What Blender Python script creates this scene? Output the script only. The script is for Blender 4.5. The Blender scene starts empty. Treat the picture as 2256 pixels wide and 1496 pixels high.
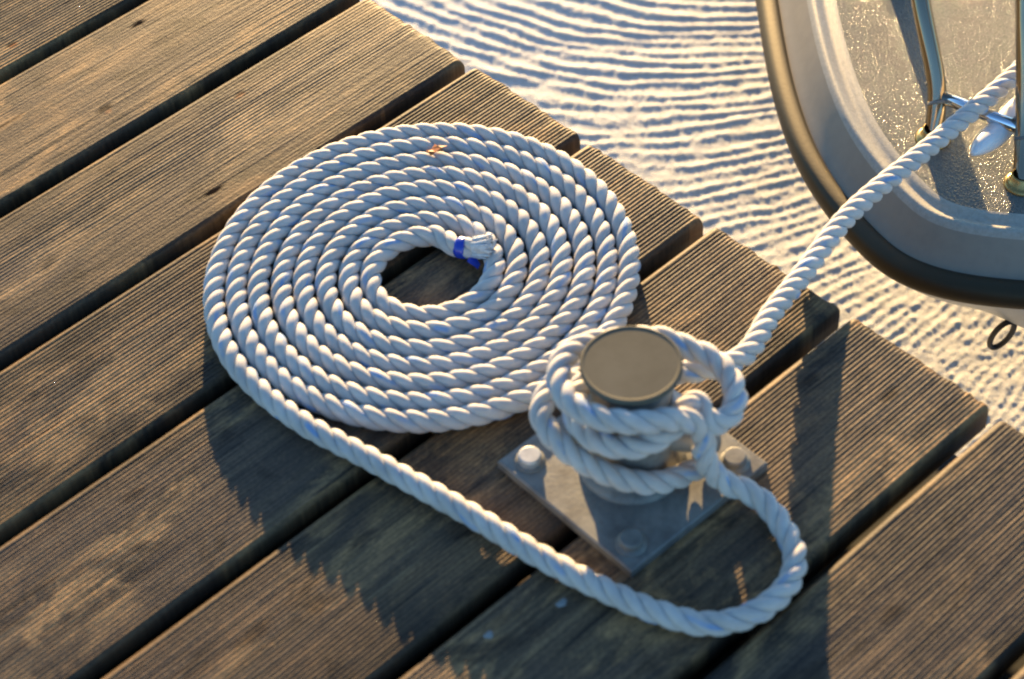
import bpy, math, random
import numpy as np
from mathutils import Vector, Matrix

scene = bpy.context.scene
COL = scene.collection
rng = np.random.default_rng(7)
random.seed(7)

# ------------------------------------------------------------------ camera
cam_data = bpy.data.cameras.new("camera")
cam = bpy.data.objects.new("camera", cam_data)
COL.objects.link(cam)
YAW, PITCH, ROLL = 0.8698, 0.8287, -0.0718
CAM = np.array([-0.9352, -1.1416, 1.2295])
cy, sy, cp, sp = math.cos(YAW), math.sin(YAW), math.cos(PITCH), math.sin(PITCH)
fwd = np.array([cy*cp, sy*cp, -sp]); r0 = np.array([sy, -cy, 0.0]); u0 = np.cross(r0, fwd)
cr, sr = math.cos(ROLL), math.sin(ROLL)
rgt = cr*r0 + sr*u0; upv = -sr*r0 + cr*u0
cam.matrix_world = Matrix(((rgt[0], upv[0], -fwd[0], CAM[0]), (rgt[1], upv[1], -fwd[1], CAM[1]),
                           (rgt[2], upv[2], -fwd[2], CAM[2]), (0, 0, 0, 1)))
cam_data.sensor_width = 36.0
cam_data.lens = 4575.7/2256*36
cam_data.clip_start = 0.05
cam_data.clip_end = 200
cam_data.dof.use_dof = True
cam_data.dof.focus_distance = 1.86
cam_data.dof.aperture_fstop = 5.2
scene.camera = cam

# ------------------------------------------------------------------ light
SUN_AZ = YAW + math.radians(1.5)          # direction towards the sun, from +X
SUN_EL = math.radians(8.0)
world = bpy.data.worlds.new("World"); scene.world = world
world.use_nodes = True
wn = world.node_tree.nodes; wl = world.node_tree.links
bg = wn["Background"]
sky = wn.new("ShaderNodeTexSky"); sky.sky_type = 'NISHITA'
sky.sun_disc = False
sky.sun_elevation = SUN_EL
sky.sun_rotation = math.pi/2 - SUN_AZ
sky.air_density = 1.0; sky.dust_density = 0.2; sky.ozone_density = 3.2
wl.new(sky.outputs[0], bg.inputs[0])
bg.inputs[1].default_value = 0.094

sun_d = bpy.data.lights.new("sun", 'SUN'); sun = bpy.data.objects.new("sun", sun_d); COL.objects.link(sun)
sun_d.energy = 4.6; sun_d.angle = math.radians(0.55); sun_d.color = (1.0, 0.675, 0.31)
s = Vector((math.cos(SUN_AZ)*math.cos(SUN_EL), math.sin(SUN_AZ)*math.cos(SUN_EL), math.sin(SUN_EL)))
sun.rotation_euler = (-s).to_track_quat('-Z', 'Y').to_euler()
scene.view_settings.view_transform = 'Standard'
scene.view_settings.look = 'None'
scene.view_settings.gamma = 1
scene.view_settings.exposure = 2.1
scene.view_settings.use_curve_mapping = False
scene.cycles.max_bounces = 8
scene.cycles.filter_width = 2.1

# ------------------------------------------------------------------ helpers
def mesh_obj(name, V, F, mat=None, parent=None, smooth=True, uv=None):
    me = bpy.data.meshes.new(name)
    V = np.asarray(V, dtype=np.float32)
    if isinstance(F, np.ndarray):
        nf, k = F.shape
        me.vertices.add(len(V)); me.vertices.foreach_set("co", V.ravel())
        me.loops.add(nf*k); me.loops.foreach_set("vertex_index", F.astype(np.int32).ravel())
        me.polygons.add(nf)
        me.polygons.foreach_set("loop_start", np.arange(0, nf*k, k, dtype=np.int32))
        me.polygons.foreach_set("loop_total", np.full(nf, k, dtype=np.int32))
        me.update(calc_edges=True)
    else:
        me.from_pydata([tuple(map(float, v)) for v in V], [], [tuple(map(int, f)) for f in F])
    if uv is not None:
        layer = me.uv_layers.new(name="UVMap")
        vi = np.empty(len(me.loops), dtype=np.int32); me.loops.foreach_get("vertex_index", vi)
        layer.data.foreach_set("uv", np.asarray(uv, dtype=np.float32)[vi].ravel())
    me.validate()
    me.polygons.foreach_set("use_smooth", [smooth]*len(me.polygons))
    if mat: me.materials.append(mat)
    o = bpy.data.objects.new(name, me); COL.objects.link(o)
    if parent is not None: o.parent = parent
    return o

def empty(name, loc=(0, 0, 0)):
    # parts are modelled in place, so the root stays at the origin of the deck corner
    o = bpy.data.objects.new(name, None); COL.objects.link(o); o.location = loc
    o.empty_display_size = .05
    return o

def tag(o, label=None, cat=None, group=None, kind=None):
    if label: o["label"] = label
    if cat: o["category"] = cat
    if group: o["group"] = group
    if kind: o["kind"] = kind
    return o

def catmull(P, step=0.0015, closed=False):
    P = np.asarray(P, float); out = []
    n = len(P)
    for i in range(n-1):
        p0 = P[max(i-1, 0)]; p1 = P[i]; p2 = P[i+1]; p3 = P[min(i+2, n-1)]
        # centripetal
        def tj(ti, a, b): return ti + max(np.linalg.norm(b-a), 1e-6)**0.5
        t0 = 0; t1 = tj(t0, p0, p1) if i > 0 else 0.1; 
        if i == 0: p0 = p1-(p2-p1)*.1; t1 = tj(t0, p0, p1)
        t2 = tj(t1, p1, p2)
        if i == n-2: p3 = p2+(p2-p1)*.1
        t3 = tj(t2, p2, p3)
        m = max(2, int(np.linalg.norm(p2-p1)/step))
        t = np.linspace(t1, t2, m, endpoint=False)[:, None]
        A1 = (t1-t)/(t1-t0)*p0+(t-t0)/(t1-t0)*p1
        A2 = (t2-t)/(t2-t1)*p1+(t-t1)/(t2-t1)*p2
        A3 = (t3-t)/(t3-t2)*p2+(t-t2)/(t3-t2)*p3
        B1 = (t2-t)/(t2-t0)*A1+(t-t0)/(t2-t0)*A2
        B2 = (t3-t)/(t3-t1)*A2+(t-t1)/(t3-t1)*A3
        out.append((t2-t)/(t2-t1)*B1+(t-t1)/(t2-t1)*B2)
    out.append(P[-1:])
    return np.vstack(out)

def resample(P, step):
    d = np.r_[0, np.cumsum(np.linalg.norm(np.diff(P, axis=0), axis=1))]
    n = max(2, int(d[-1]/step)); q = np.linspace(0, d[-1], n+1)
    return np.c_[tuple(np.interp(q, d, P[:, k]) for k in range(3))], q

def smooth_path(P, it=4):
    P = P.copy()
    for _ in range(it): P[1:-1] = .25*P[:-2]+.5*P[1:-1]+.25*P[2:]
    return P

def frames(P):
    T = np.gradient(P, axis=0); T /= np.linalg.norm(T, axis=1)[:, None]
    N = np.zeros_like(P)
    a = np.array([0, 0, 1.0]); n = a - T[0]*(a@T[0]); n /= np.linalg.norm(n); N[0] = n
    for i in range(1, len(P)):
        n = N[i-1]-T[i]*(N[i-1]@T[i]); N[i] = n/np.linalg.norm(n)
    return T, N, np.cross(T, N)

def tube(P, r, sides=16, cap=True):
    """round tube round a polyline; r a number or one per point"""
    P = np.asarray(P, float); T, N, B = frames(P)
    r = np.broadcast_to(np.asarray(r, float), (len(P),))
    a = np.linspace(0, 2*np.pi, sides, endpoint=False)
    V = (P[:, None] + r[:, None, None]*(np.cos(a)[None, :, None]*N[:, None]+np.sin(a)[None, :, None]*B[:, None])).reshape(-1, 3)
    F = []
    for i in range(len(P)-1):
        for j in range(sides):
            k = (j+1) % sides
            F.append((i*sides+j, i*sides+k, (i+1)*sides+k, (i+1)*sides+j))
    if cap:
        F.append(tuple(range(sides))[::-1]); F.append(tuple((len(P)-1)*sides+j for j in range(sides)))
    return V, F

def lathe(profile, centre, sides=64, axis=None):
    """profile: list of (radius, z)"""
    V = []; F = []
    a = np.linspace(0, 2*np.pi, sides, endpoint=False)
    for (r, z) in profile:
        r = max(r, 1e-5)
        for t in a: V.append((centre[0]+r*math.cos(t), centre[1]+r*math.sin(t), centre[2]+z))
    m = len(profile)
    for i in range(m-1):
        for j in range(sides):
            k = (j+1) % sides
            F.append((i*sides+j, i*sides+k, (i+1)*sides+k, (i+1)*sides+j))
    return np.array(V), F

def vnoise(x, y, seed=0):
    """smooth value noise, numpy arrays"""
    r = np.random.default_rng(seed); G = r.random((256, 256))
    xi = np.floor(x).astype(int); yi = np.floor(y).astype(int)
    fx = x-xi; fy = y-yi; fx = fx*fx*(3-2*fx); fy = fy*fy*(3-2*fy)
    g = lambda a, b: G[a % 256, b % 256]
    return ((g(xi, yi)*(1-fx)+g(xi+1, yi)*fx)*(1-fy)+(g(xi, yi+1)*(1-fx)+g(xi+1, yi+1)*fx)*fy)*2-1

# ---- materials
def new_mat(name):
    m = bpy.data.materials.new(name); m.use_nodes = True
    nt = m.node_tree
    return m, nt, nt.nodes["Principled BSDF"]
def N(nt, typ, **kw):
    n = nt.nodes.new(typ)
    for k, v in kw.items():
        if k == 'inp':
            for a, b in v.items(): n.inputs[a].default_value = b
        else: setattr(n, k, v)
    return n
def L(nt, a, b): nt.links.new(a, b)
def ramp(nt, fac, stops, interp='LINEAR'):
    n = nt.nodes.new("ShaderNodeValToRGB"); n.color_ramp.interpolation = interp
    els = n.color_ramp.elements
    while len(els) < len(stops): els.new(.5)
    for e, (p, c) in zip(els, stops):
        e.position = p; e.color = (*c, 1) if len(c) == 3 else c
    L(nt, fac, n.inputs[0]); return n.outputs[0]
def mix(nt, fac, a, b, typ='MIX'):
    n = nt.nodes.new("ShaderNodeMix"); n.data_type = 'RGBA'; n.blend_type = typ
    for sock, v in ((n.inputs[0], fac), (n.inputs[6], a), (n.inputs[7], b)):
        if hasattr(v, 'is_output'): L(nt, v, sock)
        elif isinstance(v, (int, float)): sock.default_value = v
        else: sock.default_value = (*v, 1)
    return n.outputs[2]
def noise(nt, vec, scale, detail=4, rough=.55, dist=0):
    n = N(nt, "ShaderNodeTexNoise", inp={'Scale': scale, 'Detail': detail, 'Roughness': rough, 'Distortion': dist})
    L(nt, vec, n.inputs['Vector']); return n.outputs[0]
def mapping(nt, vec, scale=(1, 1, 1), loc=(0, 0, 0), rot=(0, 0, 0)):
    n = N(nt, "ShaderNodeMapping"); n.inputs['Scale'].default_value = scale
    n.inputs['Location'].default_value = loc; n.inputs['Rotation'].default_value = rot
    L(nt, vec, n.inputs[0]); return n.outputs[0]
def bump(nt, h, strength, dist, normal=None):
    n = N(nt, "ShaderNodeBump", inp={'Strength': strength, 'Distance': dist}); L(nt, h, n.inputs['Height'])
    if normal is not None: L(nt, normal, n.inputs['Normal'])
    return n.outputs[0]
def math_n(nt, op, a, b=None, clamp=False):
    n = N(nt, "ShaderNodeMath", operation=op, use_clamp=clamp)
    for i, v in enumerate((a, b)):
        if v is None: continue
        if hasattr(v, 'is_output'): L(nt, v, n.inputs[i])
        else: n.inputs[i].default_value = v
    return n.outputs[0]

def wood_material():
    m, nt, b = new_mat("weathered_grooved_wood")
    tc = N(nt, "ShaderNodeTexCoord").outputs['Object']
    rnd = N(nt, "ShaderNodeObjectInfo").outputs['Random']
    off = N(nt, "ShaderNodeCombineXYZ"); L(nt, math_n(nt, 'MULTIPLY', rnd, 37.0), off.inputs[0]); L(nt, math_n(nt, 'MULTIPLY', rnd, 11.0), off.inputs[2])
    add = N(nt, "ShaderNodeVectorMath", operation='ADD'); L(nt, tc, add.inputs[0]); L(nt, off.outputs[0], add.inputs[1]); v = add.outputs[0]
    flat = mapping(nt, v, (1, 1, .0))
    grain = noise(nt, mapping(nt, flat, (5, 170, 1)), 1.0, 6, .62, .25)
    streak = noise(nt, mapping(nt, flat, (3.2, 42, 1)), 1.0, 4, .6, .35)
    blotch = noise(nt, mapping(nt, flat, (11, 24, 1)), 1.0, 6, .7, .9)
    big = noise(nt, mapping(nt, flat, (2.2, 5.0, 1)), 1.0, 2, .5)
    c = ramp(nt, grain, [(.30, (.052, .040, .029)), (.5, (.160, .119, .078)), (.70, (.285, .215, .135))])
    c = mix(nt, ramp(nt, streak, [(.35, (1, 1, 1)), (.55, (0, 0, 0))]), c, (.055, .045, .038))
    # grey-brown weathering and golden patches
    c = mix(nt, math_n(nt, 'MULTIPLY', ramp(nt, blotch, [(.47, (0, 0, 0)), (.58, (1, 1, 1))]), .8), c, (.43, .285, .145))
    c = mix(nt, math_n(nt, 'MULTIPLY', ramp(nt, big, [(.42, (0, 0, 0)), (.68, (1, 1, 1))]), .4), c, (.085, .072, .062))
    pale = noise(nt, mapping(nt, flat, (5, 15, 1), (1, 4, 0)), 1.0, 4, .6, .8)
    c = mix(nt, math_n(nt, 'MULTIPLY', ramp(nt, pale, [(.46, (0, 0, 0)), (.56, (1, 1, 1))]), .72), c, (.092, .072, .060))
    crack = noise(nt, mapping(nt, flat, (7, 120, 1), (5, 9, 0)), 1.0, 2, .5, .2)
    c = mix(nt, math_n(nt, 'MULTIPLY', ramp(nt, crack, [(.63, (0, 0, 0)), (.69, (1, 1, 1))]), .8), c, (.022, .020, .020))
    # dark cross-grain blotches (old knots, wet marks)
    wv = noise(nt, mapping(nt, flat, (15, 30, 1), (3, 2, 0)), 1.0, 3, .6, .8)
    c = mix(nt, math_n(nt, 'MULTIPLY', ramp(nt, wv, [(.56, (0, 0, 0)), (.68, (1, 1, 1))]), .75), c, (.036, .027, .021))
    ribv = noise(nt, mapping(nt, flat, (2.2, 270, 1), (2, 7, 0)), 1.0, 2, .5)
    c = mix(nt, .55, c, ramp(nt, ribv, [(.32, (.55, .56, .60)), (.5, (1, 1, 1)), (.68, (1.45, 1.38, 1.22))]), 'MULTIPLY')
    fine = noise(nt, mapping(nt, flat, (260, 420, 1)), 1.0, 3, .6)
    c = mix(nt, .8, c, ramp(nt, fine, [(.3, (.55, .55, .55)), (.6, (1.1, 1.08, 1.0)), (.78, (1.7, 1.6, 1.35))]), 'MULTIPLY')
    tone = ramp(nt, rnd, [(0, (1.0, .93, .89)), (.5, (1.12, .99, .87)), (1, (1.22, 1.05, .87))])
    c = mix(nt, 1, c, tone, 'MULTIPLY')
    # colour darkened towards the bottoms of the grooves
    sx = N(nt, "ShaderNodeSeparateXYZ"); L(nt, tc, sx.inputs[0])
    tone_fac = N(nt, "ShaderNodeMapRange", inp={1: -.0007, 2: -.0001, 3: .55, 4: 1.0}); L(nt, sx.outputs[2], tone_fac.inputs[0])
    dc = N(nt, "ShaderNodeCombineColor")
    for i in range(3): L(nt, tone_fac.outputs[0], dc.inputs[i])
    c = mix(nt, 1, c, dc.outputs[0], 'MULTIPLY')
    # knots at fixed places (x, y, half length, half width)
    fac = None
    wob = noise(nt, tc, 90, 2, .5)
    for (x, y, a, w, st_) in KNOTS:
        mp = mapping(nt, tc, (1/a, 1/w, 0), (-x/a, -y/w, 0))
        ln = N(nt, "ShaderNodeVectorMath", operation='LENGTH'); L(nt, mp, ln.inputs[0])
        q = math_n(nt, 'ADD', ln.outputs['Value'], math_n(nt, 'MULTIPLY', wob, 1.3))
        mr = N(nt, "ShaderNodeMapRange", inp={1: 2.0, 2: 1.15, 3: 0.0, 4: st_}); L(nt, q, mr.inputs[0])
        fac = mr.outputs[0] if fac is None else math_n(nt, 'MAXIMUM', fac, mr.outputs[0])
    c = mix(nt, math_n(nt, 'MULTIPLY', fac, .92), c, (.012, .009, .008))
    rust = None
    for (x, y, a, w) in RUST:
        ln = N(nt, "ShaderNodeVectorMath", operation='LENGTH'); L(nt, mapping(nt, tc, (1/a, 1/w, 0), (-x/a, -y/w, 0)), ln.inputs[0])
        q = math_n(nt, 'ADD', ln.outputs['Value'], wob)
        mr = N(nt, "ShaderNodeMapRange", inp={1: 1.6, 2: 1.0, 3: 0.0, 4: 1.0}); L(nt, q, mr.inputs[0])
        rust = mr.outputs[0] if rust is None else math_n(nt, 'MAXIMUM', rust, mr.outputs[0])
    c = mix(nt, math_n(nt, 'MULTIPLY', rust, .7), c, (.34, .13, .045))
    L(nt, c, b.inputs['Base Color'])
    b.inputs['Roughness'].default_value = .6
    L(nt, math_n(nt, 'MULTIPLY', math_n(nt, 'SUBTRACT', 1.0, fac), .17), b.inputs['Specular IOR Level'])
    n1 = bump(nt, grain, .55, .0012)
    n2 = bump(nt, fine, .6, .0006, n1)
    n3 = bump(nt, math_n(nt, 'SUBTRACT', 1.0, fac), .15, .001, n2)
    L(nt, n3, b.inputs['Normal'])
    return m

RUST = [(-.2720, .1860, .005, .003), (-.2790, .3290, .005, .003), (-.176, .1165, .008, .003), (-.335, .31, .005, .003)]
KNOTS = [(-.178, .269, .009, .0035, 1), (-.2695, .0338, .013, .0036, 1), (-.175, .1187, .006, .0025, .7), (-.2726, .1919, .008, .004, .8),
         (-.28, .3318, .006, .003, .8), (-.5336, -.3569, .017, .006, .5), (-.0432, -.5325, .009, .005, .6), (-.484, -.368, .012, .007, .4),
         (-.075, -.478, .010, .005, .5), (-.20, -.665, .012, .005, .5), (-.62, .02, .014, .006, .4), (-.52, -.19, .012, .005, .4), (-.05, -.05, .008, .004, .4),
         (-.36, .24, .030, .0016, .8), (-.44, .262, .022, .0014, .7)]

def rope_material():
    m, nt, b = new_mat("white_polyester_rope")
    uvn = N(nt, "ShaderNodeUVMap").outputs[0]
    sx = N(nt, "ShaderNodeSeparateXYZ"); L(nt, uvn, sx.inputs[0]); u, v = sx.outputs[0], sx.outputs[1]
    tc = N(nt, "ShaderNodeTexCoord").outputs['Object']
    tone_fac = noise(nt, tc, 38, 4, .6)
    c = ramp(nt, tone_fac, [(.3, (.46, .435, .405)), (.6, (.585, .555, .515))])
    # fine yarn lines
    yv = math_n(nt, 'FRACT', math_n(nt, 'MULTIPLY', v, 16.0))
    yl = math_n(nt, 'ABSOLUTE', math_n(nt, 'SUBTRACT', yv, .5))
    c = mix(nt, math_n(nt, 'MULTIPLY', ramp(nt, yl, [(.34, (0, 0, 0)), (.5, (1, 1, 1))]), .30), c, (.42, .44, .46))
    # blue tracer yarn, worn away in places
    fv = math_n(nt, 'FRACT', v)
    d = math_n(nt, 'ABSOLUTE', math_n(nt, 'SUBTRACT', fv, .5))
    line = ramp(nt, d, [(.0, (1, 1, 1)), (.045, (1, 1, 1)), (.085, (0, 0, 0))])
    cmb = N(nt, "ShaderNodeCombineXYZ"); L(nt, u, cmb.inputs[0]); L(nt, v, cmb.inputs[1])
    wear = noise(nt, mapping(nt, cmb.outputs[0], (60, 0, 0)), 1.0, 2, .5)
    fac = math_n(nt, 'MULTIPLY', line, ramp(nt, wear, [(.44, (0, 0, 0)), (.54, (1, 1, 1))]))
    at = N(nt, "ShaderNodeAttribute", attribute_type='OBJECT', attribute_name='["tracer"]')
    fac = math_n(nt, 'MULTIPLY', fac, at.outputs['Fac'])
    c = mix(nt, math_n(nt, 'MULTIPLY', fac, .6), c, (.06, .27, .60))
    L(nt, c, b.inputs['Base Color'])
    b.inputs['Roughness'].default_value = .65
    b.inputs['Specular IOR Level'].default_value = .10
    b.inputs['Subsurface Weight'].default_value = .75
    b.inputs['Subsurface Radius'].default_value = (1.0, .85, .7)
    b.inputs['Subsurface Scale'].default_value = .0042
    fz = noise(nt, tc, 900, 2, .6)
    n1 = bump(nt, math_n(nt, 'SUBTRACT', .5, yl), .35, .0006)
    n2 = bump(nt, fz, .35, .0004, n1)
    L(nt, n2, b.inputs['Normal'])
    return m

def simple_mat(name, col, rough=.5, metal=0, spec=.5, nscale=None, ncol=None, bumps=0, bscale=200):
    m, nt, b = new_mat(name)
    tc = N(nt, "ShaderNodeTexCoord").outputs['Object']
    if nscale:
        c = ramp(nt, noise(nt, tc, nscale, 6, .68), [(.36, ncol), (.62, col)]); L(nt, c, b.inputs['Base Color'])
    else: b.inputs['Base Color'].default_value = (*col, 1)
    b.inputs['Roughness'].default_value = rough; b.inputs['Metallic'].default_value = metal
    b.inputs['Specular IOR Level'].default_value = spec
    if bumps: L(nt, bump(nt, noise(nt, tc, bscale, 3, .6), bumps, .001), b.inputs['Normal'])
    return m

def water_material():
    m, nt, b = new_mat("foam_grey_water")
    tc = N(nt, "ShaderNodeTexCoord").outputs['Object']
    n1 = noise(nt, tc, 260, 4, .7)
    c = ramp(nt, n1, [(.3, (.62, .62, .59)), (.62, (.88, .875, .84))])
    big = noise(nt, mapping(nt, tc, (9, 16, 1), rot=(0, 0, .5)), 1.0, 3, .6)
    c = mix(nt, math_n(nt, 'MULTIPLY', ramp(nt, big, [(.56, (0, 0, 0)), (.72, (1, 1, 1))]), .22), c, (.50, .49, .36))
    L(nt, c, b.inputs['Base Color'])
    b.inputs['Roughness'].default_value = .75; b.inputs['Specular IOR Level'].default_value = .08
    L(nt, bump(nt, noise(nt, tc, 480, 3, .8), .6, .0020), b.inputs['Normal'])
    return m

def nonskid_material():
    m, nt, b = new_mat("sparkling_nonskid_gelcoat")
    tc = N(nt, "ShaderNodeTexCoord").outputs['Object']
    c = ramp(nt, noise(nt, tc, 420, 4, .8), [(.3, (.095, .098, .088)), (.65, (.185, .19, .168))])
    L(nt, c, b.inputs['Base Color'])
    b.inputs['Roughness'].default_value = .8; b.inputs['Specular IOR Level'].default_value = .06
    b.inputs['Coat Weight'].default_value = .30; b.inputs['Coat Roughness'].default_value = .10
    cv = N(nt, "ShaderNodeTexVoronoi", inp={'Scale': 420.0}); L(nt, tc, cv.inputs['Vector'])
    L(nt, bump(nt, cv.outputs['Distance'], 1.0, .0016), b.inputs['Coat Normal'])
    vo = N(nt, "ShaderNodeTexVoronoi", inp={'Scale': 800.0}); L(nt, tc, vo.inputs['Vector'])
    h = math_n(nt, 'ADD', math_n(nt, 'MULTIPLY', vo.outputs['Distance'], -1.0), noise(nt, tc, 900, 3, .7))
    L(nt, bump(nt, h, .6, .0007), b.inputs['Normal'])
    return m

WOOD = wood_material(); ROPE = rope_material(); WATER = water_material(); NONSKID = nonskid_material()
STEEL = simple_mat("galvanised_steel", (.24, .235, .21), .5, .15, .35, 38, (.13, .125, .115), .2, 300)
GREYGEL = simple_mat("grey_coaming", (.31, .27, .205), .45, 0, .3, 60, (.28, .245, .19), .04, 500)  # slope coloured darker than the gunwale above it
CAPM = simple_mat("dull_cap_steel", (.120, .112, .085), .65, .0, .10, 30, (.097, .090, .068), .06, 300)
BOLTM = simple_mat("sky_lit_bolt", (.52, .52, .50), .38, .4, .5, 120, (.38, .38, .37))  # lighter colour stands in for sky mirrored on one bolt head
CHROME = simple_mat("reflection_tan_stainless", (.34, .28, .20), .16, 1.0)  # tan base stands in for boat and ground mirrored in the legs
BLUECHROME = simple_mat("sky_tinted_polished_tube", (.62, .66, .72), .06, 1.0)  # blue cast puts the mirrored sky into the bar's base colour
GEL = simple_mat("white_gelcoat", (.52, .53, .50), .30, 0, .5, 60, (.47, .475, .45), .04, 500)
CREAM = simple_mat("cream_gelcoat_edge", (.44, .41, .34), .45, 0, .3, 250, (.35, .33, .27), .35, 600)
NAVY = simple_mat("navy_bottom_paint", (.022, .028, .065), .5)
RUBBER = simple_mat("worn_black_rubber_rail", (.012, .009, .006), .55, 0, .8, 40, (.007, .006, .005), .1, 300)
RUBBER.node_tree.nodes['Principled BSDF'].inputs['Specular Tint'].default_value = (1, .82, .52, 1)
WHITEP = simple_mat("white_cleat_plastic", (.80, .80, .80), .22, 0, .6)
TAPE = simple_mat("blue_whipping_tape", (.012, .045, .42), .25, 0, .6)
FRAY = simple_mat("frayed_rope_fibre", (.62, .66, .68), .30, 0, .6, 300, (.40, .46, .52), .5, 700)
LEAFM = simple_mat("dry_orange_leaf", (.60, .17, .04), .6, 0, .3, 500, (.22, .07, .03))
DROP = simple_mat("pale_dried_speck", (.22, .235, .235), .7)
BLACKC = simple_mat("black_cord", (.012, .012, .015), .5)
BRASS = simple_mat("brass_foot_ring", (.42, .28, .10), .25, .8)

# ================================================================== WATER
def build_water():
    Z = -.45
    # fine grid where the ripples can be told apart, ever coarser out to the horizon
    core_x = np.arange(.28, 1.02, .0022); core_y = np.arange(-.58, .68, .0022)
    def graded(core, far=60):
        s = core[1]-core[0]; lo = [core[0]]; st = s
        while lo[-1] > -far: st *= 1.22; lo.append(lo[-1]-st)
        hi = [core[-1]]; st = s
        while hi[-1] < far: st *= 1.22; hi.append(hi[-1]+st)
        return np.r_[np.array(lo[1:])[::-1], core, np.array(hi[1:])]
    xs = graded(core_x); ys = graded(core_y)
    X, Y = np.meshgrid(xs, ys, indexing='ij')
    rt = np.array([.7642, -.6450]); fw = np.array([.6450, .7642]); C = np.array([.4760, .1168])
    a = (X-C[0])*rt[0]+(Y-C[1])*rt[1]; b = (X-C[0])*fw[0]+(Y-C[1])*fw[1]
    ac = np.clip(a, -.8, .8); bc = np.clip(b, -1.2, 1.2)
    al, be, ga = 1.7, 1.1, .05
    n_w = vnoise(a*7+5, b*16+3, 1)*.9
    psi = (bc-((al/be)*ac+ga/be-al/be**2))*np.exp(be*ac)
    ph = psi*2*np.pi/.0192+n_w*2.6
    w = np.sin(ph)
    n_b = vnoise(a*17+2, b*40+8, 31)
    ph2 = ph+1.5*n_b
    crest = np.exp(1.9*(np.sin(ph2+.42*np.cos(ph2))-1))      # narrow crests, long flat troughs
    amp = .00118*np.clip(.95+.60*vnoise(a*9+9, b*33+7, 3), .50, 1.5)*(1+np.clip(-1.3*a+1.1*b, -.50, .35))
    h = amp*crest
    h += (.00028+.00035*crest)*vnoise(X*330, Y*330, 5)+(.00020+.0003*crest)*vnoise(X*140, Y*140, 8)
    h += .0005*vnoise(a*40+3, b*90+5, 4)
    h += .0025*vnoise(a*5+1, b*6, 6)
    fade = np.exp(-np.maximum(0, np.maximum(np.abs(X-.65)-.37, np.abs(Y-.05)-.63))*12)
    h *= fade
    nx, ny = X.shape
    V = np.c_[X.ravel(), Y.ravel(), (Z+h).ravel()]
    i, j = np.meshgrid(np.arange(nx-1), np.arange(ny-1), indexing='ij')
    q = (i*ny+j).ravel()
    F = np.c_[q, q+ny, q+ny+1, q+1]
    o = mesh_obj("water", V, F, WATER)
    tag(o, kind='structure')
build_water()

# ================================================================== PIER DECK
P = .150; GAP = .0135; TH = .028
deck = tag(empty("pier_deck"), kind='structure')
def build_plank(k, depth, x_end, dz, wear):
    """plank between gap k and gap k+1 (across = -Y)"""
    y0 = -k*P-GAP/2; y1 = -(k+1)*P+GAP/2
    R = .0048; prof = []
    prof.append((y0, -TH)); prof.append((y0, -TH*.5))
    for t in np.linspace(0, np.pi/2, 4): prof.append((y0-R*(1-np.cos(t)), -R*(1-np.sin(t))))
    yy0 = y0-R; yy1 = y1+R; n = 34; w = (yy0-yy1)/n
    ribs = []
    for i in range(n):
        ya = yy0-i*w
        ribs += [(ya-w*.10, 0, 0), (ya-w*.52, 0, 0), (ya-w*.64, 1, 0), (ya-w*.90, 1, 0)]
    edge = [(y1+R*(1-np.cos(t)), -R*(1-np.sin(t))) for t in np.linspace(np.pi/2, 0, 4)]+[(y1, -TH*.5), (y1, -TH)]
    py = np.array([q[0] for q in prof]+[q[0] for q in ribs]+[q[0] for q in edge])
    pz = np.array([q[1] for q in prof]+[0 for q in ribs]+[q[1] for q in edge])
    pg = np.array([0]*len(prof)+[q[1] for q in ribs]+[0]*len(edge))
    xs = np.r_[np.arange(-2.3, -1.0, .05), np.arange(-1.0, x_end-.012, .011), x_end-.008, x_end-.0045, x_end-.002, x_end-.0005, x_end]
    drop = np.r_[np.zeros(len(xs)-5), 0, -.0005, -.0018, -.0036, -.0062]
    X = np.repeat(xs[:, None], len(py), 1); Y = np.repeat(py[None], len(xs), 0)
    top = (pz > -TH*.4)[None]
    z = np.repeat(pz[None], len(xs), 0).copy()
    wn_ = .5+.5*vnoise(X*4+k*7, Y*22+k, 11)
    dep = .32*depth*(1-wear*wn_)*(1+.45*vnoise(X*3, np.floor((y0-Y)/w)*1.37+.5, 41))
    z -= pg[None]*dep
    z += top*(.0004*vnoise(X*6+k, Y*12, 12)+.00010*vnoise(X*30+k, Y*420, 13)+.00008*vnoise(X*90, Y*200+k, 15)*wear)
    # gentle cupping and a slightly wandering edge
    yc = (y0+y1)/2; z -= top*.0007*((Y-yc)/(P/2))**2
    Y = Y+.0004*vnoise(X*9+k*3, np.full_like(X, k*1.7), 14)
    z += top*drop[:, None]*(.8+.4*vnoise(Y*160, X*0+k, 16))+dz
    X = X.copy(); X[-1] += .0012*vnoise(Y[-1]*90, Y[-1]*0+k, 17)
    V = np.stack([X, Y, z], -1).reshape(-1, 3); m = len(py)
    i, j = np.meshgrid(np.arange(len(xs)-1), np.arange(m), indexing='ij')
    j2 = (j+1) % m
    F = np.c_[(i*m+j).ravel(), (i*m+j2).ravel(), ((i+1)*m+j2).ravel(), ((i+1)*m+j).ravel()]
    F = [tuple(f) for f in F]
    # end face: strips between top outline and bottom
    base = (len(xs)-1)*m
    V = list(V); bi = len(V)
    for q in range(m): V.append((V[base+q][0], V[base+q][1], -TH+dz))
    for q in range(m-1): F.append((base+q, base+q+1, bi+q+1, bi+q))
    o = mesh_obj("plank", np.array(V), F, WOOD, deck)
    return o
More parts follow.
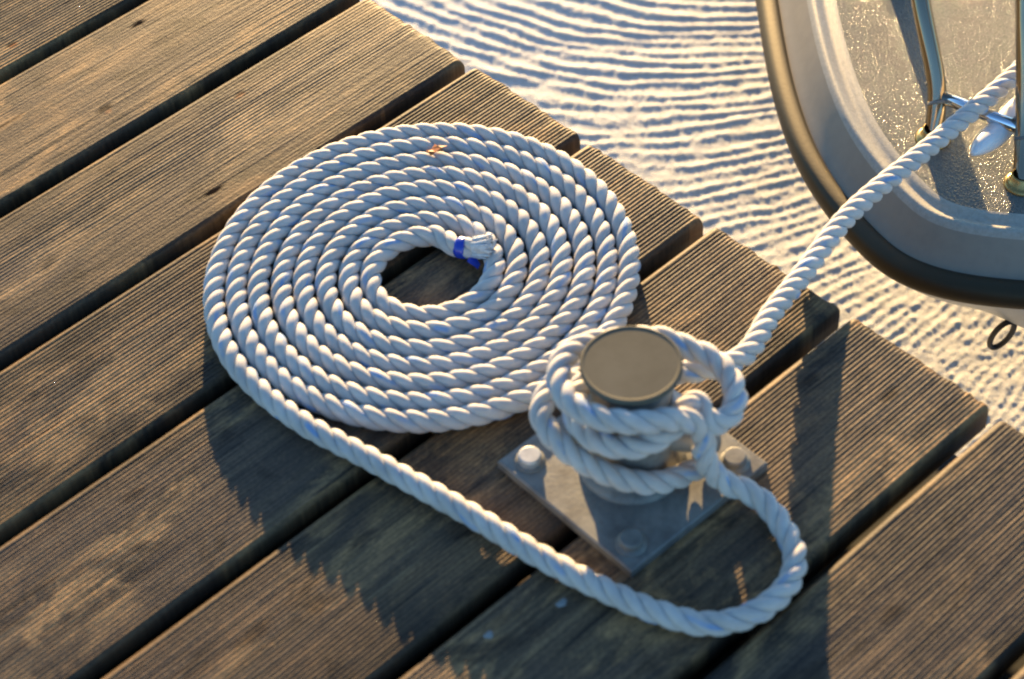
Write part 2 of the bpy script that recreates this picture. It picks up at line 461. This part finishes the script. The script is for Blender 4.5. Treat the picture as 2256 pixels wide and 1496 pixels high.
spec = {-5: (.0010, 0, 0, .3), -4: (.0011, .002, .0005, .3), -3: (.0012, -.001, 0, .4), -2: (.0006, .001, .0004, .97), -1: (.0008, .0, 0, .9),
        0: (.0013, .003, -.0003, .3), 1: (.0013, .001, .0003, .25), 2: (.0013, .002, 0, .25), 3: (.0012, .003, .0004, .3),
        4: (.0011, 0, -.0002, .5), 5: (.0011, .002, .0003, .45), 6: (.0012, 0, 0, .4), 7: (.0012, .001, 0, .3)}
for k, (d, xe, dz, w) in spec.items(): build_plank(k, d, xe, dz, w)
def box(x0, x1, y0, y1, z0, z1):
    V = [(x, y, z) for x in (x0, x1) for y in (y0, y1) for z in (z0, z1)]
    F = [(0, 1, 3, 2), (4, 6, 7, 5), (0, 4, 5, 1), (2, 3, 7, 6), (0, 2, 6, 4), (1, 5, 7, 3)]
    return V, F
for x0 in (-.19, -.85, -1.5):
    V, F = box(x0-.075, x0, -1.2, .74, -.058, -TH-.001)
    mesh_obj("joist", V, F, WOOD, deck, smooth=False)
V, F = box(-2.4, -.012, -1.2, .80, -.62, -.060)  # unseen box added to keep light out from under the planks
mesh_obj("underdeck_light_block", V, F, simple_mat("dark_light_block", (.04, .04, .038), .8), deck, smooth=False)

# ================================================================== BOLLARD
BC = np.array([-.2354, -.4422, 0.0])
fw2 = np.array([math.cos(YAW), math.sin(YAW)]); rt2 = np.array([math.sin(YAW), -math.cos(YAW)])
def pol(phi, rho, z):
    """cylindrical round the bollard; phi 0 = along rt2, 90 = along fw2"""
    t = math.radians(phi); d = rho*(math.cos(t)*rt2+math.sin(t)*fw2)
    return (BC[0]+d[0], BC[1]+d[1], z)
boll = tag(empty("mooring_bollard"), "short round steel mooring bollard bolted through a square plate to the pier planks", "bollard")
def bevel_box_plate(c, s, ang, z0, z1, bev=.0012):
    V = []; F = []
    rings = [(s/2, z0), (s/2, z1-bev), (s/2-bev, z1)]
    for (h, z) in rings:
        for (sx, sy_) in ((-1, -1), (1, -1), (1, 1), (-1, 1)):
            x = sx*h; y = sy_*h
            V.append((c[0]+x*math.cos(ang)-y*math.sin(ang), c[1]+x*math.sin(ang)+y*math.cos(ang), z))
    for i in range(2):
        for j in range(4):
            k = (j+1) % 4; F.append((i*4+j, i*4+k, (i+1)*4+k, (i+1)*4+j))
    F.append((8, 9, 10, 11)); F.append((3, 2, 1, 0))
    return V, F
V, F = bevel_box_plate(BC, .144, -.0147, .0006, .0088)
mesh_obj("base_plate", V, F, STEEL, boll, smooth=False)
prof = [(.0415, .0088), (.0412, .0105), (.0395, .0125), (.0365, .0145), (.0345, .0150), (.0335, .0185), (.0312, .0205), (.0305, .024), (.0302, .1158), (.0, .1158)]
V, F = lathe(prof, BC); mesh_obj("post", V, F, STEEL, boll)
prof = [(.0, .1160), (.033, .1160), (.0366, .1165), (.0372, .1175), (.0372, .1188), (.0369, .1198), (.0362, .1206), (.0352, .1208), (.0344, .1205), (.0338, .1203), (.0330, .1203), (.0, .1203)]
V, F = lathe(prof, BC, 96); mesh_obj("cap", V, F, CAPM, boll)
# cross pin through the post
d = np.array([*(math.cos(math.radians(-10))*rt2+math.sin(math.radians(-10))*fw2), 0])
pp = [BC+d*t+np.array([0, 0, .0375]) for t in (-.045, -.02, 0, .03, .060, .0635, .0655, .0662)]
V, F = tube(pp, [.0085]*5+[.0078, .0055, .002], 20); mesh_obj("cross_pin", V, F, STEEL, boll)
_plain = []
def plain_bolt_mesh(me):
    if not _plain:
        d_ = me.copy(); d_.materials[0] = STEEL; _plain.append(d_)
    return _plain[0]
def bolt(x, y, first=[None]):
    sky_lit = first[0] is None
    if first[0] is None:
        # domed head, washer under it, modelled about its own origin
        V, F = lathe([(.0118, .0088), (.0118, .0102), (.0, .0102)], (0, 0, 0), 32)
        w_ = mesh_obj("bolt_washer", V, F, STEEL, None)
        V, F = lathe([(.0088, .0102), (.0090, .0150), (.0090, .0156), (.0086, .0164), (.0080, .0168), (.0076, .0169), (.0, .0169)], (0, 0, 0), 32)
        b_ = mesh_obj("bolt", V, F, BOLTM, boll, smooth=False); b_["label"] = "bolt with its head coloured brighter for reflected sky"
        w_.name = "washer"; w_.parent = b_; b_.location = (x, y, 0); first[0] = (b_, w_)
    else:
        b_ = first[0][0].copy(); COL.objects.link(b_); del b_['label']; b_.data = plain_bolt_mesh(first[0][0].data); b_.location = (x, y, 0); b_.parent = boll
        w_ = first[0][1].copy(); COL.objects.link(w_); w_.parent = b_
a = -.0147; q = .0545
for sx, sy_ in ((-1, 1), (-1, -1), (1, -1), (1, 1)):
    x = sx*q; y = sy_*q
    bolt(BC[0]+x*math.cos(a)-y*math.sin(a), BC[1]+x*math.sin(a)+y*math.cos(a))

# ================================================================== ROPE
D = .0182; LAY = .0495; RS = .00465; RT = .00480
cx, cyy, A0, PP = -.2105, -.1815, .03705, .01850
def spiral(t):
    t = np.asarray(t, float); ang = YAW-np.pi/2+np.radians(t); r = A0+PP*t/360
    r = r+.0007*np.sin(np.radians(t)*2+.6)+.0004*np.sin(np.radians(t)*.37+1)
    return np.c_[cx+r*np.cos(ang), cyy+r*np.sin(ang), .0094+.0004*np.sin(np.radians(t)*1.3)]
head = np.array([[-.1610, -.2045, .0185], [-.1690, -.1945, .0165], [-.1765, -.1815, .0135]])
sp_ = spiral(np.arange(74, 2735, 4.0))
ctrl = np.array([[-.3893, -.1960, .0095], [-.3860, -.2400, .0095], [-.3760, -.2880, .0100], [-.3675, -.3355, .0115], [-.3560, -.3980, .0120],
                 [-.3460, -.4575, .0103], [-.3330, -.5140, .0098], [-.3207, -.5521, .0096], [-.3033, -.5841, .0100], [-.2743, -.6006, .0100],
                 [-.2405, -.6015, .0098], [-.2165, -.5885, .0100], [-.2020, -.5620, .0104], [-.1975, -.5430, .0125], [-.2020, -.5245, .0185], [-.2085, -.5135, .0210]])
boll_pts = [pol(*q) for q in (
    (-34, .0620, .045), (-33, .0565, .080), (-55, .0485, .1020), (-90, .0465, .1095), (-125, .0480, .1098), (-155, .0505, .108), (-180, .0525, .107), (-205, .0525, .105),
    (-235, .0510, .098), (-270, .0460, .096), (-300, .0520, .095), (-320, .0590, .090), (-338, .0690, .088), (-357, .0750, .084), (-372, .0745, .080), (-384, .0665, .079), (-387, .0580, .084), (-378, .0480, .091),
    (-388, .0415, .090), (-410, .0415, .083), (-450, .0415, .0765), (-490, .0425, .075), (-530, .0430, .074), (-570, .0430, .071), (-610, .0430, .066), (-645, .0415, .058), (-680, .0430, .042), (-702, .0480, .029),
    (-720, .0555, .0205), (-736, .0540, .0195), (-758, .0440, .0220), (-790, .0412, .0300), (-817, .0415, .0380), (-845, .0470, .0490), (-870, .0570, .062), (-895, .0660, .071), (-915, .0640, .072), (-940, .0550, .066), (-970, .0445, .058), (-1000, .0470, .052))]
line_pts = np.array([[-.1274, -.4467, .0400], [-.0602, -.4242, .0250], [.0005, -.4048, .0115], [.091, -.3771, -.0040], [.2286, -.3558, -.0300], [.3751, -.3399, -.0450], [.4566, -.326, -.052], [.60, -.30, -.062], [.74, -.28, -.078], [.78, -.275, -.083]])
raw = np.vstack([head, sp_, ctrl, boll_pts, line_pts])
path = catmull(raw, .0015)
path, arc = resample(path, .0015)
path = smooth_path(path, 10)
path, arc = resample(path, .0014)
T, Nn, Bb = frames(path)
rope = tag(empty("mooring_rope"), "white three-strand rope coiled flat on planks, hitched round the bollard, running to boat", "rope")
sides = 12
ang = np.linspace(0, 2*np.pi, sides, endpoint=False)
ncount = len(path)
jit = 1+.025*vnoise(arc*55, arc*0+.3, 21)
for sidx in range(3):
    th = 2*np.pi*arc/LAY+sidx*2*np.pi/3+.15*vnoise(arc*20, arc*0+5, 22)
    rad = np.cos(th)[:, None]*Nn+np.sin(th)[:, None]*Bb
    cen = path+RS*rad
    St = np.gradient(cen, axis=0); St /= np.linalg.norm(St, axis=1)[:, None]
    e1 = rad-St*np.sum(rad*St, 1)[:, None]; e1 /= np.linalg.norm(e1, axis=1)[:, None]
    e2 = np.cross(St, e1)
    rr = RT*(jit+.02*vnoise(arc*130, arc*0+sidx, 23+sidx))
    V = cen[:, None]+rr[:, None, None]*(.97*np.cos(ang)[None, :, None]*e1[:, None]+1.06*np.sin(ang)[None, :, None]*e2[:, None])
    if sidx >= 0:
        # taper of the strands into the cut end under the tape
        pass
    V = V.reshape(-1, 3)
    i, j = np.meshgrid(np.arange(ncount-1), np.arange(sides), indexing='ij')
    j2 = (j+1) % sides
    F = np.c_[(i*sides+j).ravel(), (i*sides+j2).ravel(), ((i+1)*sides+j2).ravel(), ((i+1)*sides+j).ravel()]
    # uv: u metres along, v turns round the strand, counter-twisted so the yarns run along the rope
    uu = np.repeat(arc, sides); vv = (np.tile(ang, ncount)/(2*np.pi)+np.repeat(arc/LAY*1.28, sides))
    o = mesh_obj("strand", V, F, ROPE, rope)
    me = o.data; layer = me.uv_layers.new(name="UVMap")
    vi = np.empty(len(me.loops), dtype=np.int32); me.loops.foreach_get("vertex_index", vi)
    col = vi % sides; row = vi//sides
    a_u = arc[row]; a_v = ang[col]/(2*np.pi)+arc[row]/LAY*1.28
    # wrap the seam
    lt = np.empty(len(me.polygons), dtype=np.int32); 
    colr = col.reshape(-1, 4); seam = (colr.max(1)-colr.min(1)) > sides/2
    av = a_v.reshape(-1, 4); av[seam] += (colr[seam] == 0)*1.0
    layer.data.foreach_set("uv", np.c_[a_u, av.ravel()].astype(np.float32).ravel())
    o["tracer"] = [1.0, .55, 0.0][sidx]

# whipping tape and frayed end, on the cut end inside the coil
def along(s0, s1, n):
    q_ = np.linspace(s0, s1, n); return np.c_[tuple(np.interp(q_, arc, path[:, k]) for k in range(3))]
pt = along(.0195, .0275, 6)
V, F = tube(pt, [.0089, .0094, .0093, .0094, .0095, .0088], 24); mesh_obj("whipping_tape", V, F, TAPE, rope)
e = path[0]; dirn = path[0]-path[12]; dirn /= np.linalg.norm(dirn)
# loose tape tail
t0 = path[16]+np.array([-.004, -.010, -.002])
Vt = []; Ft = []
for i, w in enumerate(np.linspace(0, 1, 6)):
    c_ = t0+np.array([.002, -.010, -.004])*w; sd = np.array([.0036, .0018, .0])*(1+.2*math.sin(w*5))
    for sgn in (-1, 1):
        for zz in (0, .0005): Vt.append(c_+sd*sgn+np.array([0, 0, zz+.0012*math.sin(w*4)]))
for i in range(5):
    b0 = i*4
    for (p_, q_) in ((0, 1), (1, 3), (3, 2), (2, 0)): Ft.append((b0+p_, b0+q_, b0+4+q_, b0+4+p_))
mesh_obj("tape_tail", np.array(Vt), Ft, TAPE, rope, smooth=False)
# tuft: a few dozen short fibre bundles splaying from the end
Vs = []; Fs = []
r_ = np.random.default_rng(3)
tdir, nd, bd = T[0], Nn[0], Bb[0]
for i in range(170):
    an = r_.random()*2*np.pi; rd = .0088*math.sqrt(r_.random())
    o0 = path[10]+(nd*math.cos(an)+bd*math.sin(an))*rd
    spread = (nd*math.cos(an)+bd*math.sin(an))*(-.0004+.30*rd)+r_.normal(0, .0009, 3)
    ln_ = .013+.004*r_.random()
    pts = [o0-tdir*ln_*w+spread*w*w for w in np.linspace(0, 1, 5)]
    V, F = tube(pts, [.0011, .0013, .0013, .0011, .0005], 6)
    b0 = len(Vs); Vs += list(V); Fs += [tuple(x+b0 for x in f) for f in F]
mesh_obj("frayed_end", np.array(Vs), Fs, FRAY, rope)

# ================================================================== BOAT
ZR = -.13
out = np.array([[.3712, -.0229], [.3219, -.0770], [.2636, -.1464], [.2144, -.2178], [.1845, -.2807], [.1693, -.3295], [.1611, -.3711],
                [.1708, -.4153], [.1899, -.4510], [.2149, -.4847]])
far = np.array([[1.40, .56], [1.33, .64], [1.20, .67], [1.02, .61], [.80, .46], [.55, .19]])
right = np.array([[.262, -.540], [.34, -.620], [.47, -.740], [.66, -.88], [.82, -.94], [.98, -.93], [1.15, -.82]])
plan = np.vstack([far, out, right])
pl3 = catmull(np.c_[plan, np.zeros(len(plan))], .008)[:, :2]
pl3, _ = resample(np.c_[pl3, np.zeros(len(pl3))], .008); pl = smooth_path(pl3, 12)[:, :2]
tg = np.gradient(pl, axis=0); tg /= np.linalg.norm(tg, axis=1)[:, None]
inw = np.c_[-tg[:, 1], tg[:, 0]]            # inward normal (path runs with the boat on its left)
if (inw[len(pl)//2]@np.array([1., 0.])) < 0: inw = -inw
boat = tag(empty("moored_boat"), "white boat with a worn rubber rub rail and steel rail, tied beside the pier", "boat")
def sweep(prof, name, mat, close=False, parent=boat):
    n = len(pl); m = len(prof); V = []
    for (ins, z) in prof: V.append(np.c_[pl+inw*ins, np.full(n, z)])
    V = np.stack(V, 1).reshape(-1, 3)
    i, j = np.meshgrid(np.arange(n-1), np.arange(m if close else m-1), indexing='ij'); j2 = (j+1) % m
    F = np.c_[(i*m+j).ravel(), ((i+1)*m+j).ravel(), ((i+1)*m+j2).ravel(), (i*m+j2).ravel()]
    return mesh_obj(name, V, F, mat, parent)
rail_prof = [(.022, ZR-.009), (.006, ZR-.0095), (.0025, ZR-.0088), (.0006, ZR-.0066), (.0, ZR-.003), (.0004, ZR+.002), (.002, ZR+.0060), (.0045, ZR+.0088), (.008, ZR+.0105), (.013, ZR+.0115), (.017, ZR+.0115), (.020, ZR+.0105), (.0215, ZR+.008)]
rr_ = sweep(rail_prof, "rub_rail", RUBBER, close=True)
cp_ = [(.019, ZR-.010), (.019, ZR+.006), (.022, ZR+.0085), (.026, ZR+.011), (.034, ZR+.020), (.045, ZR+.036)]
sweep(cp_, "coaming_side", GREYGEL)
gp = [(.045, ZR+.036), (.0475, ZR+.0395), (.0505, ZR+.0415), (.054, ZR+.0415), (.058, ZR+.0385), (.062, ZR+.0375), (.066, ZR+.0392), (.070, ZR+.0405), (.0735, ZR+.0405)]
sweep(gp, "gunwale", CREAM)
# deck: fan from the inner gunwale edge
inner = pl+inw*.073; n = len(inner)
from mathutils.geometry import tessellate_polygon
tri = tessellate_polygon([[Vector((x, y, 0)) for x, y in inner]])
mesh_obj("deck", np.c_[inner, np.full(n, ZR+.0402)], [tuple(t) for t in tri], NONSKID, boat, smooth=False)
# hull below the rail, raked steeply inwards to the waterline
u_ = np.clip((np.arange(n)-np.argmin(np.hypot(*(pl-np.array([.212, -.481])).T)))*.008/.05, -1, 1)*.5+.5
u_ = u_*u_*(3-2*u_)                       # 0 on the port side, 1 round the bow
def hull_ring(f, z):
    c0 = np.array([1.15, -.10])
    base = pl+inw*.012
    tgt = c0+(base-c0)*.30
    g = np.clip(f*(3.2*(1-u_)+1.0*u_), 0, 1)[:, None]
    return np.c_[base*(1-g)+tgt*g, np.full(n, z)]
rings = [hull_ring(0, ZR-.012), hull_ring(.006, ZR-.035), hull_ring(.02, ZR-.070)]
low = [hull_ring(.02, ZR-.070), hull_ring(.06, ZR-.12), hull_ring(.80, ZR-.165), hull_ring(1.0, -.36), hull_ring(1.0, -.55)]
for nm, rg, mt in (("hull_side", rings, GEL), ("hull_bottom", low, NAVY)):
    m = len(rg); V = np.stack(rg, 1).reshape(-1, 3)
    i, j = np.meshgrid(np.arange(n-1), np.arange(m-1), indexing='ij')
    F = np.c_[(i*m+j).ravel(), (i*m+j+1).ravel(), ((i+1)*m+j+1).ravel(), ((i+1)*m+j).ravel()]
    mesh_obj(nm, V, F, mt, boat)
# rail: two legs and a cross bar
rail = empty("steel_rail"); rail.parent = boat
def leg(pts, r, ringz):
    P_ = catmull(np.array(pts), .006); V, F = tube(P_, r, 20); l_ = mesh_obj("leg", V, F, CHROME, rail)
    return l_
ZD = ZR+.0405
leg([[.2935, -.3130, ZD], [.3115, -.2990, -.055], [.3382, -.2496, .012], [.40, -.165, .10], [.52, -.02, .20]], .0088, 0)
leg([[.3010, -.4095, ZD], [.3275, -.3870, -.055], [.3640, -.3460, .030], [.410, -.290, .13], [.50, -.19, .22]], .0088, 0)
leg([[.4586, -.1308, ZD], [.462, -.127, .05], [.47, -.12, .20]], .0125, 0)
V, F = tube(np.array([[.3115, -.2990, -.056], [.3190, -.3420, -.056], [.3275, -.3870, -.056]]), .0062, 16); mesh_obj("cross_bar", V, F, BLUECHROME, rail)
for (x, y, z, dx, dy) in ((.3115, -.2990, -.055, .4, .5), (.3275, -.3870, -.055, .45, .45)):
    ax = np.array([dx, dy, .55]); ax /= np.linalg.norm(ax); c_ = np.array([x, y, z])
    for s_ in (-.009, .010):
        V, F = tube([c_+ax*(s_-.0015), c_+ax*(s_+.0015)], .0096, 20); mesh_obj("clamp_ring", V, F, STEEL, rail)
for (x, y) in ((.2925, -.3140), (.3000, -.4105), (.4586, -.1308)):
    V, F = lathe([(.0165, 0), (.0165, .002), (.0140, .0035), (.0115, .0045), (.0110, .012), (.0095, .013)], (x, y, ZD), 28)
    mesh_obj("foot_flange", V, F, BRASS, rail)
# cleat with two tapered horns
cl = empty("horn_cleat"); cl.parent = boat
c0 = np.array([.2735, -.3710, -.064]); c1 = np.array([.3760, -.3560, -.064])
ts = np.linspace(0, 1, 25); P_ = [c0*(1-t)+c1*t+np.array([0, 0, .004*math.cos((t-.5)*2*np.pi)*-1]) for t in ts]
rad_ = [max(.0022, .0118*(1-abs(2*t-1)**2.2)**.55) for t in ts]
V, F = tube(P_, rad_, 20); mesh_obj("horn", V, F, WHITEP, cl)
mid = (c0+c1)/2; dcl = (c1-c0)/np.linalg.norm(c1-c0)
for s_ in (-.014, .014):
    b_ = mid+dcl*s_
    V, F = tube([np.array([b_[0], b_[1], ZD]), np.array([b_[0], b_[1], ZD+.004]), np.array([b_[0], b_[1], -.064])], [.0095, .0070, .0062], 16)
    mesh_obj("cleat_foot", V, F, WHITEP, cl)
# cord loop hanging from the hull
cc = np.array([.2480, -.4490, -.222]); th = np.linspace(0, 2*np.pi, 33)
w_ax = np.array([*rt2, 0]); h_ax = np.array([-.18*fw2[0], -.18*fw2[1], 1.0])
P_ = np.array([cc+w_ax*.0085*math.sin(t)+h_ax*.0215*math.cos(t)+w_ax*.004*math.cos(t) for t in th])
V, F = tube(P_, .0028, 10, cap=False); mesh_obj("cord_loop", V, F, BLACKC, boat)

# ================================================================== SMALL THINGS
# dry leaf fragment on the outer turns
lv = []; lf = []
c_ = np.array([-.1133, -.0853, .0205])
outline = [(-.0065, -.001), (-.003, .0018), (-.001, .0048), (.001, .002), (.0065, .0022), (.003, -.0005), (.0042, -.0035), (0, -.0022), (-.0035, -.004)]
for zz in (0, .0005):
    for (x, y) in outline: lv.append(c_+np.array([x*rt2[0]+y*fw2[0], x*rt2[1]+y*fw2[1], zz+.0016*math.sin(x*500)+.05*abs(y)]))
m = len(outline); lf = [tuple(range(m))[::-1], tuple(range(m, 2*m))]+[(i, (i+1) % m, m+(i+1) % m, m+i) for i in range(m)]
lv = [c_+(v_-c_)*np.array([1.45, 1.45, 1.2]) for v_ in lv]
lo = mesh_obj("leaf_fragment", np.array(lv), lf, LEAFM, smooth=False)
tag(lo, "tiny curled orange-brown leaf scrap caught on the far turns of the rope coil", "leaf")
def speck(x, y, rx, ry, label):
    V, F = lathe([(1, 0), (.85, .0005), (.5, .0009), (0, .001)], (0, 0, 0), 14)
    V = V*np.array([rx, ry, 1]); V[:, :2] *= (1+.18*np.sin(3*np.arctan2(V[:, 1], V[:, 0])))[:, None]
    o = mesh_obj("dried_speck", V, F, DROP); o.location = (x, y, .0003)
    tag(o, label, "speck", "pale specks dried on the shaded planks")
speck(-.4148, -.4761, .0036, .0030, "pale grey-white speck on the shaded plank nearest the photo's bottom edge")
speck(-.3590, -.4933, .0050, .0032, "faint wider pale smear on the shaded plank between the straight rope and the other speck")
